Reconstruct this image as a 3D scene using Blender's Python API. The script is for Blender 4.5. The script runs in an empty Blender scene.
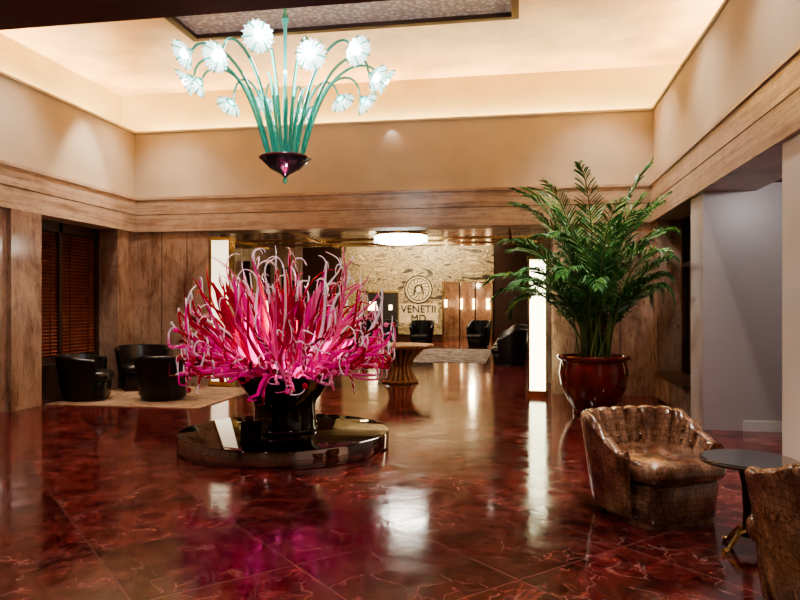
import bpy, math, random
from mathutils import Vector, Matrix
R = random.Random(7)
pi = math.pi
sc = bpy.context.scene

# ------------------------------------------------------------ materials
MATS = {}
def newmat(name):
    m = bpy.data.materials.new(name); m.use_nodes = True
    MATS[name] = m
    nt = m.node_tree
    return m, nt, nt.nodes['Principled BSDF']
def simple(name, col, rough=0.5, metal=0.0, **k):
    m, nt, b = newmat(name)
    b.inputs['Base Color'].default_value = (*col, 1)
    b.inputs['Roughness'].default_value = rough
    b.inputs['Metallic'].default_value = metal
    for kk, vv in k.items():
        n = kk.replace('_', ' ')
        b.inputs[n].default_value = vv
    return m
def emis(name, col, strength, base=(0.8, 0.8, 0.8)):
    m, nt, b = newmat(name)
    b.inputs['Base Color'].default_value = (*base, 1)
    b.inputs['Emission Color'].default_value = (*col, 1)
    b.inputs['Emission Strength'].default_value = strength
    return m
def coords(nt, scale=(1, 1, 1), rot=(0, 0, 0)):
    tc = nt.nodes.new('ShaderNodeTexCoord'); mp = nt.nodes.new('ShaderNodeMapping')
    nt.links.new(tc.outputs['Object'], mp.inputs['Vector'])
    mp.inputs['Scale'].default_value = scale; mp.inputs['Rotation'].default_value = rot
    return mp.outputs['Vector']
def noise(nt, vec, scale=5, detail=4, dist=0, rough=0.5):
    n = nt.nodes.new('ShaderNodeTexNoise')
    nt.links.new(vec, n.inputs['Vector'])
    n.inputs['Scale'].default_value = scale; n.inputs['Detail'].default_value = detail
    n.inputs['Distortion'].default_value = dist; n.inputs['Roughness'].default_value = rough
    return n
def ramp(nt, fac, stops):
    r = nt.nodes.new('ShaderNodeValToRGB')
    nt.links.new(fac, r.inputs['Fac'])
    el = r.color_ramp.elements
    while len(el) < len(stops): el.new(0.5)
    for e, (p, c) in zip(el, stops):
        e.position = p; e.color = (*c, 1)
    return r.outputs['Color']
def mix(nt, fac, a, b, mode='MIX'):
    n = nt.nodes.new('ShaderNodeMix'); n.data_type = 'RGBA'; n.blend_type = mode
    for s, val in ((n.inputs[0], fac), (n.inputs[6], a), (n.inputs[7], b)):
        if hasattr(val, 'is_linked'): nt.links.new(val, s)
        elif isinstance(val, (int, float)): s.default_value = val
        else: s.default_value = (*val, 1)
    return n.outputs[2]
def bump(nt, b, h, strength=0.2, dist=0.02):
    n = nt.nodes.new('ShaderNodeBump'); n.inputs['Strength'].default_value = strength
    n.inputs['Distance'].default_value = dist
    nt.links.new(h, n.inputs['Height']); nt.links.new(n.outputs['Normal'], b.inputs['Normal'])

# floor: polished red marble, diagonal slabs
def m_floor():
    m, nt, b = newmat('red_marble')
    v = coords(nt); vr = coords(nt, rot=(0, 0, pi/4))
    br = nt.nodes.new('ShaderNodeTexBrick'); nt.links.new(vr, br.inputs['Vector'])
    br.offset = 0; br.inputs['Scale'].default_value = 1.0
    br.inputs['Brick Width'].default_value = 0.9; br.inputs['Row Height'].default_value = 0.9
    br.inputs['Mortar Size'].default_value = 0.006; br.inputs['Mortar Smooth'].default_value = 0.1
    br.inputs['Color1'].default_value = (0, 0, 0, 1); br.inputs['Color2'].default_value = (1, 1, 1, 1)
    br.inputs['Mortar'].default_value = (0.5, 0.5, 0.5, 1)
    vs = mix(nt, 1.0, v, mix(nt, 1.0, br.outputs['Color'], (7, 5, 3), 'MULTIPLY'), 'ADD')
    n1 = noise(nt, vs, 2.0, 12, 2.0, 0.74)
    c = ramp(nt, n1.outputs['Fac'], [(0.32, (0.014, 0.0025, 0.003)), (0.42, (0.060, 0.008, 0.008)), (0.52, (0.120, 0.017, 0.016)), (0.61, (0.20, 0.046, 0.042)), (0.72, (0.35, 0.14, 0.125))])
    n0 = noise(nt, vs, 2.2, 6, 0.5)
    vv = mix(nt, 0.35, vs, n0.outputs['Color'])
    def veins(scale, w, g0, g1, amt, col, c):
        vo = nt.nodes.new('ShaderNodeTexVoronoi'); vo.feature = 'DISTANCE_TO_EDGE'; vo.inputs['Scale'].default_value = scale
        nt.links.new(vv, vo.inputs['Vector'])
        vein = ramp(nt, vo.outputs['Distance'], [(0.0, (1, 1, 1)), (w, (0, 0, 0))])
        nm = noise(nt, vs, scale*.7, 4, 1)
        gate = ramp(nt, nm.outputs['Fac'], [(g0, (0, 0, 0)), (g1, (amt,)*3)])
        return mix(nt, mix(nt, 1.0, vein, gate, 'MULTIPLY'), c, col)
    c = veins(7.0, .08, .42, .58, .8, (0.010, 0.002, 0.002), c)
    c = veins(4.5, .022, .45, .60, .60, (0.36, 0.18, 0.15), c)
    c = veins(10.0, .035, .46, .58, .5, (0.27, 0.12, 0.10), c)
    tone = ramp(nt, br.outputs['Color'], [(0, (.58, .56, .56)), (1, (1.45, 1.4, 1.4))])
    c = mix(nt, 1.0, c, tone, 'MULTIPLY')
    c = mix(nt, br.outputs['Fac'], c, (0.13, 0.05, 0.045))
    nt.links.new(c, b.inputs['Base Color'])
    nm = noise(nt, vs, 3.0, 6, 1)
    nt.links.new(ramp(nt, nm.outputs['Fac'], [(0.35, (0.07,)*3), (0.65, (0.17,)*3)]), b.inputs['Roughness'])
    n3 = noise(nt, v, 5.0, 3, 1)
    bump(nt, b, n3.outputs['Fac'], 0.05, 0.02)
    b.inputs['IOR'].default_value = 1.58
m_floor()

def travertine(name, scale, cols, rough=0.28, k=.4, det=8):
    m, nt, b = newmat(name)
    n = noise(nt, coords(nt, scale), 1.0, det, 0.7, 0.6)
    c = ramp(nt, n.outputs['Fac'], [(0.30, cols[0]), (0.44, cols[1]), (0.55, cols[2]), (0.70, cols[1])])
    n2 = noise(nt, coords(nt), 1.6, 8, 1.5, .65)
    c = mix(nt, k, c, ramp(nt, n2.outputs['Fac'], [(0.38, cols[0]), (0.62, cols[2])]))
    n3 = noise(nt, coords(nt, (scale[0]*3, scale[1]*3, scale[2]*2)), 3, 4)
    pits = ramp(nt, n3.outputs['Fac'], [(0.33, (.6, .55, .5)), (0.40, (1, 1, 1))])
    c = mix(nt, 1.0, c, pits, 'MULTIPLY')
    nt.links.new(c, b.inputs['Base Color']); b.inputs['Roughness'].default_value = rough
    return m
travertine('travertine_band', (0.5, 0.5, 12), [(0.22, 0.14, 0.098), (0.43, 0.305, 0.225), (0.60, 0.47, 0.36)], k=.3)
travertine('travertine_panel', (3.6, 3.6, 0.8), [(0.17, 0.092, 0.064), (0.33, 0.21, 0.155), (0.48, 0.34, 0.26)], 0.15, k=.45)
def plaster(name, col, var=0.08, rough=0.7):
    m, nt, b = newmat(name)
    n = noise(nt, coords(nt), 1.3, 4)
    lo = tuple(c*(1-var) for c in col); hi = tuple(min(1, c*(1+var)) for c in col)
    nt.links.new(ramp(nt, n.outputs['Fac'], [(0.35, lo), (0.65, hi)]), b.inputs['Base Color'])
    b.inputs['Roughness'].default_value = rough
plaster('cream_plaster', (0.56, 0.48, 0.37))
plaster('cove_plaster', (0.68, 0.54, 0.28))
plaster('gold_ceiling', (0.66, 0.40, 0.20), 0.25, 0.45)
plaster('soffit_brown', (0.07, 0.022, 0.015), 0.1, 0.5)
plaster('lavender_panel', (0.50, 0.45, 0.44), 0.05, 0.35)
plaster('pale_panel', (0.70, 0.67, 0.62), 0.05, 0.5)
plaster('far_ceiling', (0.50, 0.38, 0.27), 0.15, 0.12)
plaster('gold_plain', (0.60, 0.47, 0.28), 0.15, 0.45)
def m_carved():
    m, nt, b = newmat('silver_carved')
    vo = nt.nodes.new('ShaderNodeTexVoronoi'); vo.inputs['Scale'].default_value = 14
    nt.links.new(coords(nt), vo.inputs['Vector'])
    nt.links.new(ramp(nt, vo.outputs['Distance'], [(0.1, (0.95, 0.93, 0.88)), (0.6, (0.5, 0.48, 0.45))]), b.inputs['Base Color'])
    bump(nt, b, vo.outputs['Distance'], 0.5, 0.03); b.inputs['Roughness'].default_value = 0.5
m_carved()
simple('dark_edge', (0.06, 0.035, 0.025), 0.4)
simple('black_gloss', (0.006, 0.005, 0.005), 0.06, 0, Coat_Weight=0.6)
simple('mirror_bronze', (0.42, 0.34, 0.32), 0.04, 1.0)
simple('mirror_top', (0.10, 0.08, 0.075), 0.03, 1.0)
simple('black_leather', (0.012, 0.010, 0.011), 0.3)
simple('dark_wood', (0.045, 0.018, 0.010), 0.3)
simple('black_void', (0.01, 0.008, 0.007), 0.5)
simple('brass', (0.75, 0.50, 0.22), 0.22, 1.0)
simple('dark_mirror', (0.32, 0.27, 0.23), 0.08, 1.0)
simple('table_glass', (0.02, 0.022, 0.022), 0.05, 0, Coat_Weight=1.0)
simple('soil', (0.02, 0.012, 0.008), 0.95)
def m_wood(name, a, bc, sc_=(3, 3, 25), rough=0.25):
    m, nt, b = newmat(name)
    n = noise(nt, coords(nt, sc_), 1.5, 5, 0.8)
    nt.links.new(ramp(nt, n.outputs['Fac'], [(0.35, a), (0.65, bc)]), b.inputs['Base Color'])
    b.inputs['Roughness'].default_value = rough
m_wood('blind_wood', (0.17, 0.045, 0.03), (0.28, 0.09, 0.06), (1, 3, 3), 0.3)
m_wood('table_wood', (0.28, 0.11, 0.045), (0.50, 0.24, 0.11), (14, 14, 1))
m_wood('chair_wood', (0.16, 0.075, 0.04), (0.27, 0.14, 0.08), (14, 14, 1))
def m_rug(name, a, bc):
    m, nt, b = newmat(name)
    n = noise(nt, coords(nt), 3.5, 5, 1.5)
    nt.links.new(ramp(nt, n.outputs['Fac'], [(0.42, a), (0.56, bc)]), b.inputs['Base Color'])
    b.inputs['Roughness'].default_value = 0.95
m_rug('beige_rug', (0.23, 0.145, 0.09), (0.33, 0.22, 0.145))
m_rug('pattern_carpet', (0.20, 0.13, 0.10), (0.50, 0.42, 0.36))
def m_snake():
    m, nt, b = newmat('snakeskin_leather')
    def vor(feature):
        vo = nt.nodes.new('ShaderNodeTexVoronoi'); vo.inputs['Scale'].default_value = 36; vo.feature = feature
        vo.inputs['Randomness'].default_value = 0.45
        nt.links.new(coords(nt, (1, 1, 0.7)), vo.inputs['Vector']); return vo
    ve = vor('DISTANCE_TO_EDGE'); vc = vor('F1')
    n = noise(nt, coords(nt, (1, 1, .6)), 5, 3, .4)
    base = ramp(nt, n.outputs['Fac'], [(0.36, (0.12, 0.046, 0.025)), (0.50, (0.225, 0.108, 0.063)), (0.64, (0.36, 0.20, 0.128))])
    cell = ramp(nt, vc.outputs['Color'], [(0.1, (.75, .75, .75)), (0.9, (1.2, 1.2, 1.2))])
    base = mix(nt, 1.0, base, cell, 'MULTIPLY')
    edge = ramp(nt, ve.outputs['Distance'], [(0.0, (0.25, 0.21, 0.2)), (0.08, (1, 1, 1))])
    nt.links.new(mix(nt, 1.0, base, edge, 'MULTIPLY'), b.inputs['Base Color'])
    b.inputs['Roughness'].default_value = 0.2; b.inputs['Coat Weight'].default_value = .3
    bump(nt, b, ve.outputs['Distance'], 0.15, 0.003)
m_snake()
def m_mural():
    m, nt, b = newmat('gold_mural')
    n = noise(nt, coords(nt, (0.40, 1, 0.8)), 1.2, 10, 4.2, 0.62)
    c = ramp(nt, n.outputs['Fac'], [(0.36, (0.02, 0.014, 0.009)), (0.43, (0.16, 0.11, 0.055)), (0.47, (0.60, 0.45, 0.24)), (0.495, (0.025, 0.017, 0.01)), (0.53, (0.46, 0.34, 0.18)), (0.57, (0.04, 0.028, 0.016)), (0.62, (0.54, 0.40, 0.21))])
    nt.links.new(c, b.inputs['Base Color']); b.inputs['Roughness'].default_value = 0.45
m_mural()
def m_pot():
    m, nt, b = newmat('red_glaze')
    n = noise(nt, coords(nt), 3, 4)
    nt.links.new(ramp(nt, n.outputs['Fac'], [(0.35, (0.11, 0.010, 0.007)), (0.7, (0.22, 0.026, 0.016))]), b.inputs['Base Color'])
    b.inputs['Roughness'].default_value = 0.12; b.inputs['Coat Weight'].default_value = 0.8
m_pot()
def m_leaf():
    m, nt, b = newmat('palm_leaf')
    n = noise(nt, coords(nt), 3, 3)
    nt.links.new(ramp(nt, n.outputs['Fac'], [(0.38, (0.014, 0.085, 0.022)), (0.66, (0.085, 0.26, 0.06))]), b.inputs['Base Color'])
    b.inputs['Roughness'].default_value = 0.4
m_leaf()
simple('palm_cane', (0.13, 0.19, 0.05), 0.5)
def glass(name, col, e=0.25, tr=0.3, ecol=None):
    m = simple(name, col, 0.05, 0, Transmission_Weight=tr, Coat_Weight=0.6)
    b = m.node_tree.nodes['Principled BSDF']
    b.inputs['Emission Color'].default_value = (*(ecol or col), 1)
    b.inputs['Emission Strength'].default_value = e  # self-glow stands in for light shining through the glass
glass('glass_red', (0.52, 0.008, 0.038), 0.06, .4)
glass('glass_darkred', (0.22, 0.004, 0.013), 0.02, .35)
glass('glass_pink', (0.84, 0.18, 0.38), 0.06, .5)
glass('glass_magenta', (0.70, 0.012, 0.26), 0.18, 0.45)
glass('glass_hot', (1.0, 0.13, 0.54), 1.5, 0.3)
glass('glass_white', (0.95, 0.80, 0.84), 0.09, .55)
glass('glass_teal', (0.10, 0.50, 0.40), 0.05, 0.55)
glass('glass_petal', (0.76, 0.90, 0.86), 0.45, 0.65)
simple('dark_green_bowl', (0.008, 0.025, 0.025), 0.08, 0, Coat_Weight=1.0)
simple('bowl_red', (0.10, 0.012, 0.02), 0.1)
emis('bulb', (0.85, 0.96, 1.0), 45)
emis('crystal_light', (1, 0.95, 0.85), 16)
emis('lit_alabaster', (1.0, 0.96, 0.60), 5.5)
emis('lit_alabaster_dim', (1.0, 0.84, 0.58), 1.5)
emis('warm_lamp', (1.0, 0.7, 0.35), 8)
emis('added_downlight', (1.0, 0.85, 0.62), 8)  # glow discs for the added soffit fill lights

# ------------------------------------------------------------ mesh builder
class MB:
    def __init__(s): s.v = []; s.f = []; s.m = []; s.s = []; s.names = []
    def mi(s, n):
        if n not in s.names: s.names.append(n)
        return s.names.index(n)
    def add(s, vs, fs, mat, smooth=True):
        o = len(s.v); s.v += [tuple(v) for v in vs]
        for i, f in enumerate(fs):
            s.f.append([o+k for k in f])
            s.m.append(s.mi(mat(i) if callable(mat) else mat)); s.s.append(smooth)
    def box(s, x0, x1, y0, y1, z0, z1, mat, M=None):
        vs = [Vector(p) for p in ((x0,y0,z0),(x1,y0,z0),(x1,y1,z0),(x0,y1,z0),(x0,y0,z1),(x1,y0,z1),(x1,y1,z1),(x0,y1,z1))]
        if M: vs = [M @ p for p in vs]
        s.add(vs, [(0,3,2,1),(4,5,6,7),(0,1,5,4),(1,2,6,5),(2,3,7,6),(3,0,4,7)], mat, False)
    def tube(s, pts, rad, mat, n=8, flat=1.0):
        pts = [Vector(p) for p in pts]; N = len(pts)
        if not hasattr(rad, '__len__'): rad = [rad]*N
        vs = []; prev = None
        for i in range(N):
            t = (pts[min(i+1, N-1)] - pts[max(i-1, 0)])
            t = t.normalized() if t.length > 1e-9 else Vector((0, 0, 1))
            if prev is None:
                a = t.cross(Vector((0, 0, 1)))
                if a.length < 1e-3: a = Vector((1, 0, 0))
            else: a = prev - t*prev.dot(t)
            a.normalize(); prev = a; b2 = t.cross(a)
            for k in range(n):
                an = 2*pi*k/n
                vs.append(pts[i] + (a*math.cos(an) + b2*math.sin(an)*flat)*rad[i])
        fs = [(i*n+k, i*n+(k+1) % n, (i+1)*n+(k+1) % n, (i+1)*n+k) for i in range(N-1) for k in range(n)]
        fs += [tuple(range(n-1, -1, -1)), tuple((N-1)*n+k for k in range(n))]
        s.add(vs, fs, mat)
    def lathe(s, prof, mat, n=40, c=(0, 0, 0), M=None, smooth=True, wob=None):
        vs = []
        for r, z in prof:
            for k in range(n):
                a = 2*pi*k/n; rr = r*(wob(a) if wob else 1)
                p = Vector((rr*math.cos(a), rr*math.sin(a), z))
                if M: p = M @ p
                vs.append(p + Vector(c))
        P = len(prof)
        fs = [(i*n+k, i*n+(k+1) % n, (i+1)*n+(k+1) % n, (i+1)*n+k) for i in range(P-1) for k in range(n)]
        fs += [tuple(range(n-1, -1, -1)), tuple((P-1)*n+k for k in range(n))]
        s.add(vs, fs, mat, smooth)
    def build(s, name, loc=(0, 0, 0), rz=0, parent=None, bevel=0, sharp=35):
        me = bpy.data.meshes.new(name); me.from_pydata(s.v, [], s.f)
        for n in s.names: me.materials.append(MATS[n])
        me.polygons.foreach_set('material_index', s.m); me.polygons.foreach_set('use_smooth', s.s)
        me.update()
        if sharp:
            try: me.set_sharp_from_angle(angle=math.radians(sharp))
            except Exception: pass
        ob = bpy.data.objects.new(name, me); sc.collection.objects.link(ob)
        ob.location = loc; ob.rotation_euler = (0, 0, rz)
        if parent: ob.parent = parent
        if bevel:
            md = ob.modifiers.new('b', 'BEVEL'); md.width = bevel; md.segments = 3; md.limit_method = 'ANGLE'
        return ob
def boxes(name, lst, mat, bevel=0):
    b = MB()
    for x in lst: b.box(*x[:6], x[6] if len(x) > 6 else mat)
    return b.build(name, bevel=bevel)
def empty(name, loc=(0, 0, 0), rz=0):
    e = bpy.data.objects.new(name, None); sc.collection.objects.link(e); e.location = loc; e.rotation_euler = (0, 0, rz)
    return e

# ------------------------------------------------------------ room shell
XL, XR, YB = -7.1, 2.18, 11.9
BZ0, BZ1, CZ, HZ = 2.86, 3.5, 4.7, 5.6
boxes('floor', [(-10, 6, -3.2, 34, -0.2, 0)], 'red_marble')
# left wall
b = MB()
b.box(XL-.6, XL, -3, 9.25, 0, BZ0, 'travertine_panel')
b.box(XL, XL+.07, 8.62, 9.25, 0, BZ0, 'travertine_panel')
b.box(XL-.6, XL, 11.35, YB+.5, 0, BZ0, 'travertine_panel')
b.box(XL-.7, XL-.6, 9.25, 11.35, 0, BZ0, 'black_void')
b.box(XL-.12, XL, -3, YB, BZ1, CZ, 'cream_plaster')
b.box(XL-.62, XL-.12, -3, YB+.5, BZ1, CZ-.2, 'cream_plaster')
b.box(XL-.7, XL-.6, -3, YB+.6, CZ-.2, HZ, 'cove_plaster')
b.build('wall_left')
boxes('trim_left', [(XL-.6, XL+.05, -3, YB-.05, BZ0, BZ1), (XL+.05, XL+.075, -3, YB-.075, BZ1-.05, BZ1)], 'travertine_band')
# right wall
b = MB()
b.box(XR, XR+.1, -3, 6.26, 0, BZ0, 'pale_panel')
b.box(XR, XR+.45, 8.8, 9.4, 0, BZ0, 'lavender_panel')
b.box(XR, XR+.6, 11.6, YB+.5, 0, BZ0, 'travertine_panel')
b.box(XR+.45, XR+.6, 9.4, 11.6, 0, BZ0, 'travertine_panel')
b.box(XR, XR+.12, -3, YB, BZ1, CZ, 'cream_plaster')
b.box(XR+.12, XR+.62, -3, YB+.5, BZ1, CZ-.2, 'cream_plaster')
b.box(XR+.6, XR+.7, -3, YB+.6, CZ-.2, HZ, 'cove_plaster')
b.build('wall_right')
boxes('trim_right', [(XR-.05, XR+.6, -3, YB-.05, BZ0, BZ1), (XR-.075, XR-.05, -3, YB-.075, BZ1-.05, BZ1)], 'travertine_band')
boxes('wall_alcove', [(XR+.45, 5.4, 8.8, 8.95, 0, 2.95), (5.2, 5.4, 3.9, 8.8, 0, 2.95), (XR+.1, 5.4, 3.8, 3.95, 0, 2.95)], 'lavender_panel')
boxes('baseboard_alcove', [(XR+.45, 5.2, 8.78, 8.8, 0, .12)], 'pale_panel')
boxes('ceiling_alcove', [(XR+.6, 5.4, 3.8, 8.95, 2.95, 3.1)], 'soffit_brown')
# back wall
b = MB()
b.box(XL, -5.63, YB, YB+.5, 0, BZ0, 'travertine_panel')
b.box(.56, XR, YB, YB+.5, 0, BZ0, 'travertine_panel')
b.box(XL, XR, YB, YB+.12, BZ1, CZ, 'cream_plaster')
b.box(XL, XR, YB+.12, YB+.5, BZ1, CZ-.2, 'cream_plaster')
b.box(XL-.6, XR+.6, YB+.5, YB+.6, BZ1, HZ, 'cove_plaster')
b.build('wall_back')
boxes('trim_back', [(XL, XR, YB-.05, YB+.5, BZ0, BZ1), (XL+.05, XR-.05, YB-.075, YB-.05, BZ1-.05, BZ1)], 'travertine_band')
b = MB()
for x in (-6.55, -6.05, 1.1, 1.65): b.box(x-.006, x+.006, YB-.004, YB, 0, BZ0, 'dark_edge')
for y in (3, 5, 7.4, 8.05): b.box(XL, XL+.004, y-.006, y+.006, 0, BZ0, 'dark_edge')
b.box(XL+.051, XR-.051, YB-.054, YB-.05, 3.17, 3.18, 'dark_edge')
b.box(XL+.05, XL+.054, -3, YB-.05, 3.17, 3.18, 'dark_edge')
b.box(XR-.054, XR-.05, -3, YB-.05, 3.17, 3.18, 'dark_edge')
b.build('trim_stone_joints')
boxes('trim_cove', [(XL-.12, XL+.03, -3, YB+.12, CZ, CZ+.04), (XR-.03, XR+.12, -3, YB+.12, CZ, CZ+.04), (XL+.03, XR-.03, YB-.03, YB+.12, CZ, CZ+.04)], 'cream_plaster')
boxes('ceiling', [(XL-.7, XR+.7, 4.8, YB+.6, HZ, HZ+.15)], 'gold_ceiling')
boxes('ceiling_front_soffit', [(XL, XR, -3, 4.9, 3.7, 3.85), (XL, XR, 4.78, 4.9, 3.85, HZ)], 'soffit_brown')
boxes('wall_front', [(XL-.6, XR+.6, -3.2, -3, 0, HZ)], 'travertine_panel')
# ceiling ornament panel
b = MB()
x0, x1, y0, y1 = -4.75, 0.0, 5.0, 9.55
def ring(b, x0, x1, y0, y1, w, z0, z1, m):
    b.box(x0, x1, y0, y0+w, z0, z1, m); b.box(x0, x1, y1-w, y1, z0, z1, m)
    b.box(x0, x0+w, y0+w, y1-w, z0, z1, m); b.box(x1-w, x1, y0+w, y1-w, z0, z1, m)
ring(b, x0, x1, y0, y1, .10, 5.40, HZ, 'dark_edge')
ring(b, x0+.10, x1-.10, y0+.10, y1-.10, 1.0, 5.46, HZ, 'silver_carved')
ring(b, x0+1.10, x1-1.10, y0+1.10, y1-1.10, .06, 5.42, HZ, 'dark_edge')
b.build('trim_ceiling_ornament')

# left window bay with blinds
e = empty('window_1')
b = MB()
xw = XL-.42
for y in (9.25, 10.26, 11.27): b.box(xw-.05, xw+.05, y, y+.08, .62, BZ0, 'dark_wood')
b.box(xw-.05, xw+.05, 9.25, 11.35, 2.70, BZ0, 'dark_wood'); b.box(xw-.05, xw+.05, 9.25, 11.35, .55, .65, 'dark_wood')
b.build('frame', parent=e)
b = MB()
z = .70
while z < 2.69:
    M = Matrix.Translation((xw, 0, z)) @ Matrix.Rotation(0.75, 4, 'Y')
    for ya, yb in ((9.34, 10.25), (10.35, 11.26)): b.box(-.032, .032, ya, yb, -.003, .003, 'blind_wood', M)
    z += .056
for y in (9.55, 10.05, 10.55, 11.05): b.box(xw+.028, xw+.032, y, y+.02, .66, 2.7, 'dark_wood')
b.build('blind_slats', parent=e)
b = MB(); b.box(XL-.6, XL-.25, 9.25, 11.35, 0, .55, 'dark_wood'); b.build('sill_cabinet', parent=e)

# right bay: dark glazed doors and bench
e = empty('door_1')
b = MB()
xd = XR+.42
for y in (9.42, 10.1, 10.85, 11.52): b.box(xd-.05, xd+.02, y, y+.07, 0, BZ0, 'dark_wood')
b.box(xd-.05, xd+.02, 9.42, 11.59, 2.7, BZ0, 'dark_wood'); b.box(xd-.05, xd+.02, 9.42, 11.59, 2.1, 2.16, 'dark_wood')
b.build('frame', parent=e)
b = MB(); b.box(xd, xd+.02, 9.42, 11.59, 0, BZ0, 'dark_mirror'); b.build('glass', parent=e)
b = MB(); b.box(XR-.05, XR+.36, 9.5, 11.5, .06, .40, 'travertine_panel'); b.box(XR-.08, XR+.36, 9.46, 11.54, .40, .45, 'dark_wood')
b.box(XR, XR+.34, 9.55, 11.45, 0, .06, 'dark_edge')
b.build('radiator_bench', bevel=.006)

def pilaster(x, y, w, z1, mat, name='lit_alabaster_column'):
    b = MB()
    b.box(-w/2-.03, w/2+.03, -.13, .13, 0, .10, 'brass'); b.box(-w/2, w/2, -.10, .10, .10, z1-.06, mat)
    b.box(-w/2-.03, w/2+.03, -.13, .13, z1-.06, z1, 'brass')
    for xx in (-w/2, w/2): b.box(xx-.012, xx+.012, -.115, .115, .1, z1-.06, 'brass')
    return b.build(name, (x, y, 0))
pilaster(.30, 11.60, .28, 2.3, 'lit_alabaster')
pilaster(-5.42, 12.05, .36, 2.75, 'lit_alabaster_dim')

# ------------------------------------------------------------ far lounge
FY = 28.0
DX0, DX1, DZ = -3.02, -1.1, 2.4
boxes('ceiling_vestibule', [(-9, .7, YB+.6, 17.2, 2.98, 3.3)], 'far_ceiling')
boxes('ceiling_lounge', [(-9, .7, 17.2, FY+.2, 4.3, 4.5), (-9, .7, 17.2, 17.3, 3.3, 4.3)], 'far_ceiling')
boxes('wall_lounge_back', [(-9, DX0, FY, FY+.2, 0, 4.3), (DX1, .7, FY, FY+.2, 0, 4.3), (DX0, DX1, FY, FY+.2, DZ, 4.3)], 'dark_wood')
boxes('wall_corridor', [(DX0-.5, DX0-.4, FY+.2, 33, 0, 2.8), (DX1+.4, DX1+.5, FY+.2, 33, 0, 2.8), (DX0-.5, DX1+.5, 33, 33.1, 0, 2.8), (DX0-.5, DX1+.5, FY+.2, 33.1, 2.8, 2.9)], 'travertine_panel')
b = MB()
for k in range(4):
    for xx in (DX0-.38, DX1+.30): b.box(xx, xx+.08, FY+.9+k*1.1, FY+1.0+k*1.1, 1.4, 1.75, 'warm_lamp')
for k in range(3): b.box(DX0+.2+k*.65, DX0+.36+k*.65, 32.9, 33, 1.3, 1.8, 'warm_lamp')
b.build('corridor_sconces')
boxes('wall_lounge_left', [(-9.2, -9, YB+.5, FY, 0, 4.4)], 'travertine_panel')
boxes('wall_lounge_right', [(.7, .9, YB+.5, FY, 0, 4.4)], 'dark_wood')
b = MB()
for i in range(8):
    y = 13.6+i*1.8
    b.box(.45, .7, y, y+.28, 0, 2.95, 'travertine_panel')
    b.box(.68, .7, y+.5, y+1.5, .5, 2.5, 'dark_mirror' if i % 2 else 'lit_alabaster_dim')
b.build('wall_lounge_pilasters')
b = MB()
for i in range(7):
    y = 14+i*1.9
    b.box(-9, -8.75, y, y+.3, 0, 2.95, 'dark_wood')
    b.box(-9, -8.97, y+.6, y+1.5, .3, 2.5, 'dark_mirror')
b.build('wall_lounge_left_mirrors')
b = MB()
for y in (13.0, 15.2, 16.4): b.box(-8.9, .6, y, y+.06, 2.95, 2.98, 'brass')
for x in (-6.5, -4.6, -.2): b.box(x, x+.05, 12.6, 17.2, 2.95, 2.98, 'brass')
b.build('trim_vestibule_ribs')

e = empty('wall_mural')
b = MB()
b.box(-7.3, DX0, FY-.06, FY, .3, 4.2, 'gold_mural'); b.box(DX0, -1.0, FY-.06, FY, DZ+.06, 4.2, 'gold_mural')
b.build('panel', parent=e)
b = MB()
b.box(DX0-.06, DX0, FY-.1, FY+.2, 0, DZ, 'brass'); b.box(DX1, DX1+.06, FY-.1, FY+.2, 0, DZ, 'brass')
b.box(DX0-.06, DX1+.06, FY-.1, FY+.2, DZ, DZ+.06, 'brass')
for xx in (-2.38, -1.74): b.box(xx-.03, xx+.03, FY+.05, FY+.12, 0, DZ, 'dark_wood')
b.box(-6.1, -4.95, FY-.10, FY-.06, .3, 2.0, 'black_void')
b.box(-6.16, -4.89, FY-.12, FY-.06, 2.0, 2.06, 'brass')
for xx in (-6.13, -5.53, -4.92): b.box(xx-.03, xx+.03, FY-.12, FY-.06, .3, 2.0, 'dark_wood')
for xx in (-5.85, -5.2): b.box(xx-.06, xx+.06, FY-.16, FY-.10, 1.3, 1.5, 'warm_lamp')
b.build('door_frames', parent=e)
b = MB()
cx, cz = -4.05, 2.14
b.lathe([(.001, .0), (.60, .0), (.60, .008), (.001, .008)], 'gold_plain', 40, c=(cx, FY-.06, cz), M=Matrix.Rotation(pi/2, 4, 'X'))
b.box(cx-.80, cx+.80, FY-.068, FY-.06, .76, 1.56, 'gold_plain')
for r, w in ((.56, .026), (.45, .016)):
    b.tube([(cx+r*math.cos(a*pi/24), FY-.08, cz+r*math.sin(a*pi/24)) for a in range(49)], w, 'black_void', 6)
for k in range(14):
    a = k*pi/7
    b.tube([(cx+.12*math.cos(a), FY-.08, cz+.12*math.sin(a)), (cx+.28*math.cos(a+.5), FY-.08, cz+.28*math.sin(a+.5)), (cx+.42*math.cos(a+.2), FY-.08, cz+.42*math.sin(a+.2))], .014, 'black_void', 5)
b.tube([(cx-.2, FY-.08, cz-.2), (cx-.1, FY-.08, cz+.15), (cx+.12, FY-.08, cz+.2), (cx+.2, FY-.08, cz-.2)], .025, 'black_void', 6)
b.build('seal', parent=e)
for txt, z, s in (('VENETII', 1.20, .42), ('MD', .82, .42)):
    cu = bpy.data.curves.new('lettering', 'FONT'); cu.body = txt; cu.size = s; cu.align_x = 'CENTER'; cu.extrude = .01
    t = bpy.data.objects.new('lettering', cu); sc.collection.objects.link(t); t.location = (cx, FY-.082, z)
    t.rotation_euler = (pi/2, 0, 0); cu.materials.append(MATS['black_void']); t.parent = e
boxes('lounge_carpet', [(-5.6, -.85, 17.9, 23.4, 0.0, .012)], 'pattern_carpet')

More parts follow.
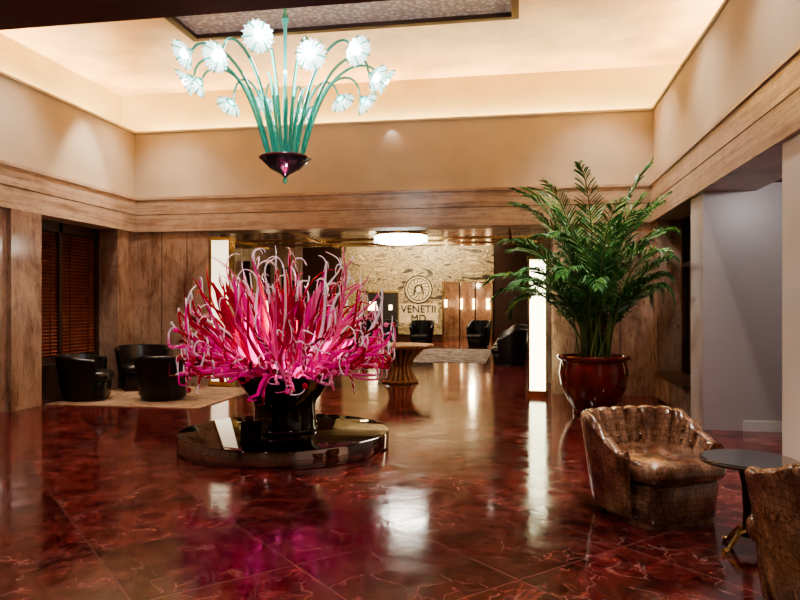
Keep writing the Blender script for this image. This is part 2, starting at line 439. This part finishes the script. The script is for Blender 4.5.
# flush crystal chandelier in vestibule
b = MB()
b.lathe([(.30, .24), (.52, .22), (.55, .20), (.55, .17), (.30, .17)], 'brass', 40)
b.lathe([(.50, .17), (.50, .09), (.44, .06), (.42, .02), (.2, 0.0), (.02, -.01)], 'crystal_light', 40, wob=lambda a: 1+.04*math.cos(20*a))
for k in range(36):
    a = k*pi/18
    b.tube([(.53*math.cos(a), .53*math.sin(a), .17), (.54*math.cos(a), .54*math.sin(a), .03)], [.02, .01], 'glass_petal', 5)
b.build('flush_crystal_chandelier', (-2.38, 13.9, 2.74))

# centre wooden table
b = MB()
b.lathe([(.02, .66), (.58, .66), (.64, .69), (.66, .72), (.64, .74), (.02, .745)], 'table_wood', 48)
b.lathe([(.34, 0), (.36, .03), (.33, .06), (.05, .065)], 'table_wood', 40)
for k in range(18):
    a = 2*pi*k/18
    pr = [(.30, .04), (.22, .18), (.19, .32), (.25, .48), (.42, .66)]
    b.tube([(r*math.cos(a), r*math.sin(a), z) for r, z in pr], [.04, .034, .03, .034, .045], 'table_wood', 6)
b.lathe([(.24, .05), (.17, .2), (.14, .32), (.2, .5), (.3, .66)], 'dark_wood', 24)
b.build('round_wooden_table', (-2.27, 13.2, 0))

# ------------------------------------------------------------ armchairs
def armchair(name, loc, face, W=.5, H=.72, mat='black_leather', flute=0, arm=.60, span=122, D=1.0, taper=.80):
    b = MB(); N = 240 if flute else 72; A = math.radians(span)
    vs = []
    for i in range(N+1):
        a = -A + 2*A*i/N                 # 0 = back
        f = abs(a)/A
        s_ = max(0, (f-.5)/.5); s_ = s_*s_*(3-2*s_)
        h = H - (H-arm)*s_
        cusp = (abs(math.cos(a*flute/2))**.7 - .65) if flute else 0
        h += .012*cusp
        sq = 1+.055*math.cos(4*(a-pi/4)) if flute else 1
        ro = W*sq*(1 + .014*cusp); ri = W*sq-.085-.036*cusp
        rb = W*sq*taper
        th = [(rb*.97, .05), (rb, .09), (rb+(ro-rb)*.35, .26), (rb+(ro-rb)*.75, h*.72), (ro, h-.05), (ro+.004, h-.015), (ro-.015, h+.006), (ro-.045, h+.012), (ro-.075, h), (ri-.004, h-.05), (ri-.05, h*.74), (ri-.09, .36), (W-.18, .10)]
        dx, dy = -math.cos(a), math.sin(a)
        for r, z in th: vs.append((dx*r*D, dy*r, z))
    n = len(th)
    fs = [(i*n+k, (i+1)*n+k, (i+1)*n+(k+1) % n, i*n+(k+1) % n) for i in range(N) for k in range(n)]
    fs += [tuple(range(n)), tuple(N*n+k for k in range(n-1, -1, -1))]
    b.add(vs, fs, mat)
    def dbody(rw, xf, prof, m):
        M_ = 48; vv = []
        for ins, z in prof:
            for k in range(M_):
                a = 2*pi*k/M_
                c, s = math.cos(a), math.sin(a)
                e2 = .42 if c > 0 else 1.0
                x = (abs(c)**e2)*(1 if c > 0 else -1)*(xf if c > 0 else rw)
                y = (abs(s)**e2)*(1 if s > 0 else -1)*rw
                l = 1-ins/rw
                vv.append((x*l, y*l, z))
        P = len(prof)
        ff = [(i*M_+k, i*M_+(k+1) % M_, (i+1)*M_+(k+1) % M_, (i+1)*M_+k) for i in range(P-1) for k in range(M_)]
        ff += [tuple(range(M_-1, -1, -1)), tuple((P-1)*M_+k for k in range(M_))]
        b.add(vv, ff, m)
    w2 = W*.74
    dbody(w2, W*.86, [(.03, .30), (.0, .315), (-.014, .35), (-.012, .40), (.006, .435), (.035, .452), (w2*.7, .47)], mat)
    dbody(w2*.96, W*.80, [(.03, .035), (.02, .045), (0, .28), (.02, .305)], mat)
    dbody(w2*.9, W*.72, [(.0, .0), (.0, .045)], 'chair_wood' if flute else 'dark_wood')
    if flute:   # tufting buttons in the channels
        for i in range(-5, 6):
            a = (i*2+1)*pi/flute
            if abs(a) > A*.9: continue
            for z, dr in ((H-.13, .095), (.50, .125)):
                r = W*(1+.055*math.cos(4*(a-pi/4)))-dr
                b.lathe([(.001, -.010), (.011, -.005), (.013, .002), (.007, .008), (.001, .009)], mat, 10, c=(-math.cos(a)*r, math.sin(a)*r, z))
    for sgn in (-1, 1):
        a = sgn*A; dx, dy = -math.cos(a), math.sin(a)
        b.tube([(dx*W*taper*D+.012, dy*W*taper, .06), (dx*W*(taper+.06)*D+.012, dy*W*(taper+.07), .28), (dx*(W-.02)*D+.012, dy*(W-.02), arm-.03)], .014, mat, 6)
    return b.build(name, loc, face, sharp=50)
armchair('snakeskin_armchair', (.95, 5.22, 0), math.radians(-60), .475, .70, 'snakeskin_leather', 21, .50, 118, taper=.84)
armchair('snakeskin_armchair', (1.59, 3.56, 0), math.radians(112), .49, .82, 'snakeskin_leather', 21, .70, 118, taper=.78)
armchair('black_tub_armchair', (-6.74, 9.90, 0.012), math.radians(20), .44, .70, arm=.64, span=120)
armchair('black_tub_armchair', (-6.60, 11.32, 0.012), math.radians(-60), .46, .76, arm=.70, span=120)
armchair('black_tub_armchair', (-5.54, 10.12, 0.012), math.radians(140), .44, .70, arm=.64, span=120)
boxes('lounge_rug', [(-7.02, -4.55, 9.30, 11.8, 0, .012)], 'beige_rug')
for x, y, a in ((-.25, 17.4, 180), (-.25, 18.9, 180), (-.25, 20.4, 180), (-.25, 22.0, 180)):
    armchair('dark_lounge_armchair', (x, y, 0), math.radians(a), .5, .9, arm=.66)
for x, y, a in ((-4.75, 24.6, -80), (-3.4, 24.3, -100), (-6.6, 24.0, -60), (-5.75, 24.9, -60), (-6.4, 21.6, 0), (-6.4, 19.6, 0), (-1.4, 24.6, -120), (-6.4, 17.8, 0)):
    armchair('dark_lounge_armchair', (x, y, 0), math.radians(a), .45, .95, arm=.7)
def floor_lamp(x, y):
    b = MB()
    b.lathe([(.16, 0), (.16, .02), (.02, .035), (.012, .1), (.012, 1.35), (.02, 1.36)], 'brass', 20)
    b.lathe([(.20, 1.30), (.19, 1.31), (.13, 1.62), (.12, 1.62)], 'warm_lamp', 28)
    b.build('floor_lamp', (x, y, 0))
floor_lamp(-5.5, 25.8); floor_lamp(-6.9, 22.8); floor_lamp(-7.0, 18.7)

# side table
e = empty('side_table', (1.38, 4.52, 0))
b = MB(); b.lathe([(.02, .545), (.26, .545), (.27, .555), (.265, .565), (.02, .566)], 'table_glass', 56); b.build('top', parent=e)
b = MB(); b.lathe([(.272, .54), (.277, .552), (.272, .562), (.268, .55)], 'dark_edge', 56)
b.lathe([(.02, .08), (.05, .09), (.032, .14), (.028, .25), (.035, .40), (.06, .52), (.10, .545)], 'black_gloss', 24); b.build('stem', parent=e)
b = MB()
for k in range(4):
    a = k*pi/2+.5
    c, s = math.cos(a), math.sin(a)
    b.tube([(c*.02, s*.02, .12), (c*.07, s*.07, .115), (c*.12, s*.12, .06), (c*.16, s*.16, .018), (c*.19, s*.19, .016)], [.022, .02, .016, .015, .018], 'brass', 8)
b.build('feet', parent=e)

# ------------------------------------------------------------ glass sculpture
SX, SY = -2.47, 7.08
b = MB()
b.lathe([(1.08, 0), (1.08, .01), (1.11, .02), (1.11, .15), (1.105, .16)], 'mirror_bronze', 96)
b.lathe([(1.10, .15), (1.105, .163), (1.09, .166), (.02, .167)], 'mirror_top', 96)
b.build('round_display_plinth', (SX, SY, 0))
b = MB()
b.box(-.10, .10, -.006, .006, .012, .20, 'black_gloss', Matrix.Rotation(-.25, 4, 'X'))
b.box(-.10, .10, -.05, .05, 0, .012, 'black_gloss')
b.build('label_plaque', (SX-.10, SY-.72, .167), math.radians(10))
e = empty('glass_tentacle_sculpture', (SX, SY, .167))
b = MB()
b.lathe([(.34, 0), (.35, .02), (.33, .05), (.32, .26), (.34, .32), (.48, .50), (.55, .60), (.54, .615), (.3, .59), (.02, .58)], 'black_gloss', 64)
b.build('vessel', parent=e)
def tentacle(b, az, el, L, r0, rad, mat, bend, curl, wob=.5, start=None, stripe=False, leaf=False, hook=.68, side=0, ball=False, zmin=.45, tip=None):
    n = 40; st = L/n
    p = Vector((r0*math.cos(az), r0*math.sin(az), start if start is not None else .58))
    pts = [p.copy()]; rr = []
    e_, a_ = el, az; ph = R.uniform(0, 6.28); wf = R.uniform(7, 12)
    lim = R.uniform(.94, 1.20)
    for i in range(n):
        s = i/n
        t = max(0, (s-hook)/(1-hook))
        e_ += (bend/n) + curl*t*1.9/n
        a_ += side*t*2/n
        amp = wob*(.08+.55*s)
        e2 = e_ + amp*math.sin(ph+wf*s)
        a2 = a_ + amp*.8*math.cos(ph*1.7+wf*.8*s)
        step = st*(1-.5*t)
        d = Vector((math.cos(a2)*math.cos(e2), math.sin(a2)*math.cos(e2), math.sin(e2)))
        if p.z < zmin+.12 and d.z < 0: d.z *= max(0, (p.z-zmin)/.12)
        hr = math.hypot(p.x, p.y)
        env = lim*math.sqrt(max(.15, 1-((p.z-.75)/1.50)**2)) if p.z > .75 else lim
        if hr > env-.10:
            k_ = max(0, 1-(hr-env+.10)/.14); rad_d = (d.x*p.x+d.y*p.y)/hr
            if rad_d > 0:
                d.x -= p.x/hr*rad_d*(1-k_); d.y -= p.y/hr*rad_d*(1-k_)
        if p.z > 1.80 and d.z > 0: d.z *= max(0, 1-(p.z-1.80)/.27)
        p = p + d*step
        pts.append(p.copy())
    for i in range(n+1):
        s = i/n
        if leaf: rr.append(rad*max(.12, math.sin(pi*min(1, .12+.88*s))**.8))
        else: rr.append(rad*(1-.84*s**1.15))
    m = mat
    if stripe or tip:
        def m(i, nn=8, mat=mat):
            j, k = divmod(i, nn)
            if tip and j > 29+(k % 2): return tip
            return 'glass_white' if stripe and (j+k) % 4 == 0 else mat
    b.tube(pts, rr, m, 8)
    if ball: b.lathe([(.001, -.028), (.02, -.02), (.028, 0), (.02, .02), (.001, .028)], mat, 10, c=pts[-1])
b = MB()
u = R.uniform
for k in range(48):   # inner flame blades
    tentacle(b, u(0, 2*pi), u(.85, 1.5), u(.85, 1.25), u(.02, .30), u(.036, .056), R.choice(['glass_magenta', 'glass_magenta', 'glass_red', 'glass_darkred', 'glass_pink', 'glass_red']), u(-.1, .5), u(-2, 2), .25, leaf=True, hook=.8)
for k in range(76):   # glowing core
    tentacle(b, u(0, 2*pi), u(.30, 1.35), u(.35, .75), u(.22, .50), u(.022, .038), R.choice(['glass_hot', 'glass_magenta', 'glass_pink', 'glass_hot']), u(-.2, .5), 0, .3, leaf=True)
for k in range(100):   # upper
    tentacle(b, k*2.399+u(-.2, .2), u(.66, 1.40), u(1.25, 1.75), u(.05, .40), u(.018, .029), R.choice(['glass_pink', 'glass_red', 'glass_darkred', 'glass_red', 'glass_magenta', 'glass_pink', 'glass_white', 'glass_red']), u(-.5, .2), R.choice([-1, -1, 1])*u(3, 9), .8, stripe=R.random() < .25, side=u(-5, 5), hook=.62, tip=R.choice([None, 'glass_white', 'glass_white']))
for k in range(105):   # middle, leaning outward
    tentacle(b, k*2.399+1, u(.22, .75), u(1.15, 1.7), u(.25, .46), u(.018, .030), R.choice(['glass_magenta', 'glass_red', 'glass_magenta', 'glass_darkred', 'glass_pink', 'glass_red']), u(-.5, .5), R.choice([-1, -1, 1])*u(3, 9), .75, stripe=R.random() < .25, side=u(-5, 5), hook=.60, tip=R.choice([None, 'glass_white', 'glass_white']))
for k in range(130):   # lower, curling, widest
    tentacle(b, k*2.399+2, u(-.05, .40), u(.95, 1.55), u(.36, .52), u(.019, .031), R.choice(['glass_red', 'glass_magenta', 'glass_darkred', 'glass_red', 'glass_red', 'glass_pink', 'glass_pink']), u(-.9, .2), R.choice([-1, 1, 1])*u(4, 11), .75, stripe=R.random() < .38, start=u(.62, .72), side=u(-6, 6), hook=.55, ball=R.random() < .4, zmin=u(.40, .74), tip=R.choice([None, None, 'glass_white']))
b.build('tentacles', parent=e, sharp=0)

# ------------------------------------------------------------ chandelier
e = empty('glass_flower_chandelier', (SX, SY, 0))
b = MB()
b.lathe([(.01, 2.86), (.03, 2.88), (.05, 2.90), (.15, 2.95), (.24, 3.03), (.27, 3.07), (.265, 3.08), (.2, 3.05), (.05, 3.04)], 'dark_green_bowl', 40, wob=lambda a: 1+.02*math.cos(12*a))
b.lathe([(.01, 2.80), (.025, 2.82), (.028, 2.85), (.012, 2.875)], 'glass_teal', 16)
b.lathe([(.272, 3.065), (.28, 3.072), (.272, 3.082)], 'bowl_red', 40)
b.build('bowl', parent=e)
b = MB()
b.lathe([(.02, 3.04), (.02, 4.5), (.03, 4.52), (.045, 4.56), (.03, 4.60), (.018, 4.62), (.016, 5.1), (.016, 5.60)], 'glass_teal', 14)
b.lathe([(.016, 5.40), (.09, 5.52), (.12, HZ)], 'brass', 24)
for k in range(8):
    a = 2*pi*(k+.5)/8
    c, s = math.cos(a), math.sin(a)
    top = 3.62+.14*(k % 3)
    b.tube([(c*.08, s*.08, 3.04), (c*.13, s*.13, 3.4), (c*.20, s*.20, top-.1), (c*.25, s*.25, top), (c*.30, s*.30, top+.03)], [.02, .02, .018, .014, .005], 'glass_teal', 8)
NF = 14
def bez(ps, n):
    out = []
    for i in range(n+1):
        t = i/n; q = [Vector(p) for p in ps]
        while len(q) > 1: q = [q[j].lerp(q[j+1], t) for j in range(len(q)-1)]
        out.append(q[0])
    return out
fl = MB()
for k in range(NF):
    a = 2*pi*k/NF - .11
    c, s = math.cos(a), math.sin(a)
    rad = 1.0 + .06*(k % 2); zz = 3.90 + (.08 if k % 2 else -.04)
    p = bez([(.16, 0, 3.04), (.30, 0, 3.42), (.34, 0, 3.92), (.62, 0, 4.16), (.92, 0, 4.20), (rad-.06, 0, zz+.05)], 26)
    b.tube([(q.x*c, q.x*s, q.z) for q in p], [.021-.009*i/26 for i in range(27)], 'glass_teal', 8)
    d = Vector((c*.84, s*.84, -.52)).normalized()
    M = Matrix.Translation(Vector((c*rad, s*rad, zz))) @ d.to_track_quat('Z', 'Y').to_matrix().to_4x4()
    npet = 18
    fl.lathe([(.012, -.07), (.03, -.05), (.05, -.03), (.07, -.01), (.035, .0)], 'glass_teal', 16, M=M)
    fl.lathe([(.03, -.012), (.07, -.005), (.11, .02), (.14, .055), (.138, .06), (.105, .028), (.07, .004), (.03, -.004)], 'glass_petal', 54, M=M, wob=lambda t: 1+.06*math.cos(18*t))
    for j in range(npet):
        t = 2*pi*j/npet
        fl.tube([M @ Vector((r_*math.cos(t), r_*math.sin(t), z_)) for r_, z_ in ((.05, -.002), (.09, .014), (.13, .045), (.152, .07))], [.006, .010, .012, .008], 'glass_teal' if j % 3 == 0 else 'glass_petal', 5)
    fl.lathe([(.001, -.01), (.03, .0), (.045, .025), (.035, .055), (.001, .07)], 'bulb', 14, M=M)
b.build('arms', parent=e)
fl.build('flowers', parent=e)

# ------------------------------------------------------------ palm
PX, PY = 1.02, 9.90
e = empty('potted_palm', (PX, PY, 0))
b = MB()
b.lathe([(.26, 0), (.28, .01), (.28, .04), (.27, .07), (.36, .20), (.44, .38), (.47, .55), (.45, .68), (.44, .72), (.49, .76), (.50, .79), (.48, .81), (.43, .80), (.42, .74), (.02, .73)], 'red_glaze', 64)
b.build('pot', parent=e)
b = MB(); b.lathe([(.41, .735), (.3, .755), (.02, .765)], 'soil', 32); b.build('earth', parent=e)
b = MB()
R = random.Random(33); u = R.uniform
XM = XR-.16-PX
def soft(x, a, lim): return x if x <= a else a+(lim-a)*(1-math.exp(-(x-a)/(lim-a)))
def fx(v): return Vector((soft(v.x, .7, XM), soft(v.y, .8, 1.45), v.z))
def frond(b, az, lean, L, droop, base, z0=.75, stem=.30):
    n = 30; p = Vector((base*math.cos(az*1.7), base*math.sin(az*1.7), z0)); el = lean
    st = L/n; pts = [p.copy()]; a_ = az; tw = R.uniform(-.3, .3)
    for i in range(n):
        s = i/n
        el -= droop*(.15+1.9*s*s)/n*1.3
        a_ += tw/n
        p = p + Vector((math.cos(a_)*math.cos(el), math.sin(a_)*math.cos(el), math.sin(el)))*st
        pts.append(p.copy())
    b.tube([fx(q) for q in pts], [.015*(1-.85*i/n)+.002 for i in range(n+1)], 'palm_cane', 6)
    nl = 46
    for j in range(nl):
        s = stem + (1-stem)*j/(nl-1)
        f = s*n; i = min(int(f), n-1); q = pts[i].lerp(pts[i+1], f-i)
        t = (pts[i+1]-pts[i]).normalized()
        sidev = t.cross(Vector((0, 0, 1)))
        if sidev.length < .05: sidev = Vector((math.sin(a_), -math.cos(a_), 0))
        sidev.normalize(); up = sidev.cross(t)
        ss = (s-stem)/(1-stem)
        ll = .40*(math.sin(pi*(.14+.80*ss))**.7)*R.uniform(.85, 1.1)*min(1, L/2)
        for sg in (-1, 1):
            d = (sidev*sg*(1-.5*ss) + t*(.55+.6*ss) + up*R.uniform(-.05, .3)).normalized()
            w = t*.5+up*R.uniform(-.5, .5); w = (w - d*w.dot(d)).normalized()*.0115
            p1 = q + d*ll*.35; p2 = q + d*ll*.7 + Vector((0, 0, -.08*ll)); p3 = q + d*ll*.97 + Vector((0, 0, -.36*ll))
            b.add([fx(x) for x in (q-w*.4, q+w*.4, p1-w, p1+w, p2-w*.75, p2+w*.75, p3)], [(0, 1, 3, 2), (2, 3, 5, 4), (4, 5, 6)], 'palm_leaf', False)
NFR = 44
for k in range(NFR):
    az = k*2.399+u(-.2, .2)
    q = k/(NFR-1)
    frond(b, az, 1.54-.44*q+u(-.05, .05), u(2.6, 3.0)-1.05*q, u(.6, 1.2)+1.2*q, u(.03, .2))
for k in range(12):
    a = k*.55; r_ = u(.05, .22)
    b.tube([(r_*math.cos(a), r_*math.sin(a), .74), (r_*1.2*math.cos(a), r_*1.2*math.sin(a), 1.2), (r_*1.5*math.cos(a), r_*1.5*math.sin(a), 1.7)], [.028, .022, .014], 'palm_cane', 8)
b.build('fronds', parent=e, sharp=0)

# ------------------------------------------------------------ lights
def area(name, loc, rot, sx, sy, e_, col):
    l = bpy.data.lights.new(name, 'AREA'); l.shape = 'RECTANGLE'; l.size = sx; l.size_y = sy; l.energy = e_; l.color = col
    o = bpy.data.objects.new(name, l); sc.collection.objects.link(o); o.location = loc; o.rotation_euler = rot; return o
def point(name, loc, e_, col, r=.05):
    l = bpy.data.lights.new(name, 'POINT'); l.energy = e_; l.color = col; l.shadow_soft_size = r
    o = bpy.data.objects.new(name, l); sc.collection.objects.link(o); o.location = loc; return o
def spot(name, loc, tgt, e_, col, ang=60, blend=.6, r=.05):
    l = bpy.data.lights.new(name, 'SPOT'); l.energy = e_; l.color = col; l.spot_size = math.radians(ang); l.spot_blend = blend; l.shadow_soft_size = r
    o = bpy.data.objects.new(name, l); sc.collection.objects.link(o); o.location = loc
    o.rotation_euler = (Vector(tgt)-Vector(loc)).to_track_quat('-Z', 'Y').to_euler(); return o
WARM = (1, .86, .54)
area('cove_light_back', (-2.46, YB+.44, 4.64), (pi+.25, 0, 0), 9.2, .07, 260, WARM)
area('cove_light_left', (XL-.52, 8.4, 4.64), (pi, 0, 0), .07, 7, 200, WARM)
area('cove_light_right', (XR+.52, 8.4, 4.64), (pi, 0, 0), .07, 7, 200, WARM)
dl = MB()
def down(x, y, z, e_, col, ang=100, trim=True):
    if trim:
        dl.lathe([(.09, z-.012), (.10, z-.006), (.10, z-.001)], 'brass', 20, c=(x, y, 0))
        dl.lathe([(.075, z-.016), (.07, z-.013)], 'added_downlight', 20, c=(x, y, 0))
    spot('added_fill_spot', (x, y, z-.03), (x, y, 0), e_, col, ang, .8, .09)  # fill spot added to brighten the room
for x in (-6.2, 1.3):
    for y in (6.2, 8.6, 10.9): down(x, y, HZ, 210, (1, .92, .82), 100, False)  # bare ceiling spots added as fill, without fixtures
for x in (-5.5, -2.5, .6):
    for y in (0, 3.6): down(x, y, 3.7, 175, (1, .93, .86), 130)  # out-of-view soffit fill, fixtures added with it
dl.build('added_downlight_trims', sharp=35)
spot('sculpture_spot', (-3.6, 5.1, 5.4), (SX, SY, 1.4), 280, (1, .95, .96), 34)
spot('sculpture_spot', (-1.3, 5.1, 5.4), (SX, SY, 1.4), 280, (1, .95, .96), 34)
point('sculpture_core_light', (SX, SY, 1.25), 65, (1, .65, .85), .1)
point('chandelier_glow', (SX, SY, 4.0), 80, (.88, .95, 1), .3)
spot('wall_scallop', (-2.2, YB-.1, 4.66), (-2.2, YB+.0, 3.4), 3, (1, .95, .85), 95, .7, .02)
spot('palm_spot', (.2, 7.4, 5.5), (PX, PY, 2.2), 460, (1, .97, .88), 48)
spot('alcove_lamp', (3.3, 6.4, 2.9), (3.2, 8.5, 1.2), 62, (1, .94, .93), 125)
spot('blinds_fill_spot', (-6.4, 10.4, 5.5), (-7.3, 10.3, 1.6), 220, (1, .85, .68), 50)  # unseen spot added to lighten the blinds and left bay
spot('armchair_fill_spot', (.6, 4.4, 3.66), (.95, 5.2, .3), 120, (1, .9, .78), 60)  # unseen spot added to brighten the near armchair
spot('vestibule_fill_spot', (-4.6, 15.0, 2.9), (-4.6, 15.0, 0), 90, (1, .90, .75), 150, .8, .05)  # pair of unseen spots added as vestibule fill
spot('vestibule_fill_spot', (-.6, 15.0, 2.9), (-.6, 15.0, 0), 90, (1, .90, .75), 150, .8, .05)
for x in (-6.2, -2.6):
    for y in (19.0, 22.2, 25.2): spot('lounge_fill_spot', (x, y, 4.25), (x, y, 0), 130, (1, .85, .66), 150, .8, .08)  # general fill added under the lounge ceiling, no fixtures
area('mural_wash', (-4.1, 26.6, 4.26), (math.radians(35), 0, 0), 6, .15, 150, (1, .86, .60))
spot('mural_spot', (-4, 24, 4.2), (-4, FY, 2), 650, (1, .86, .60), 95)
point('corridor_lamp', ((DX0+DX1)/2, 31, 2.5), 100, (1, .75, .45), .1)

w = bpy.data.worlds.new('World'); sc.world = w; w.use_nodes = True
w.node_tree.nodes['Background'].inputs[0].default_value = (.9, .8, .7, 1)
w.node_tree.nodes['Background'].inputs[1].default_value = .1

# ------------------------------------------------------------ camera
cam = bpy.data.cameras.new('camera'); co = bpy.data.objects.new('camera', cam); sc.collection.objects.link(co)
co.location = (0, 0, 1.5); co.rotation_euler = (pi/2, 0, math.atan(119/690))
cam.sensor_width = 36; cam.lens = 36*690/800; cam.shift_y = 5/800; cam.clip_end = 100
sc.camera = co
sc.view_settings.view_transform = 'AgX'
sc.view_settings.look = 'AgX - Medium High Contrast'
sc.view_settings.exposure = 0.32
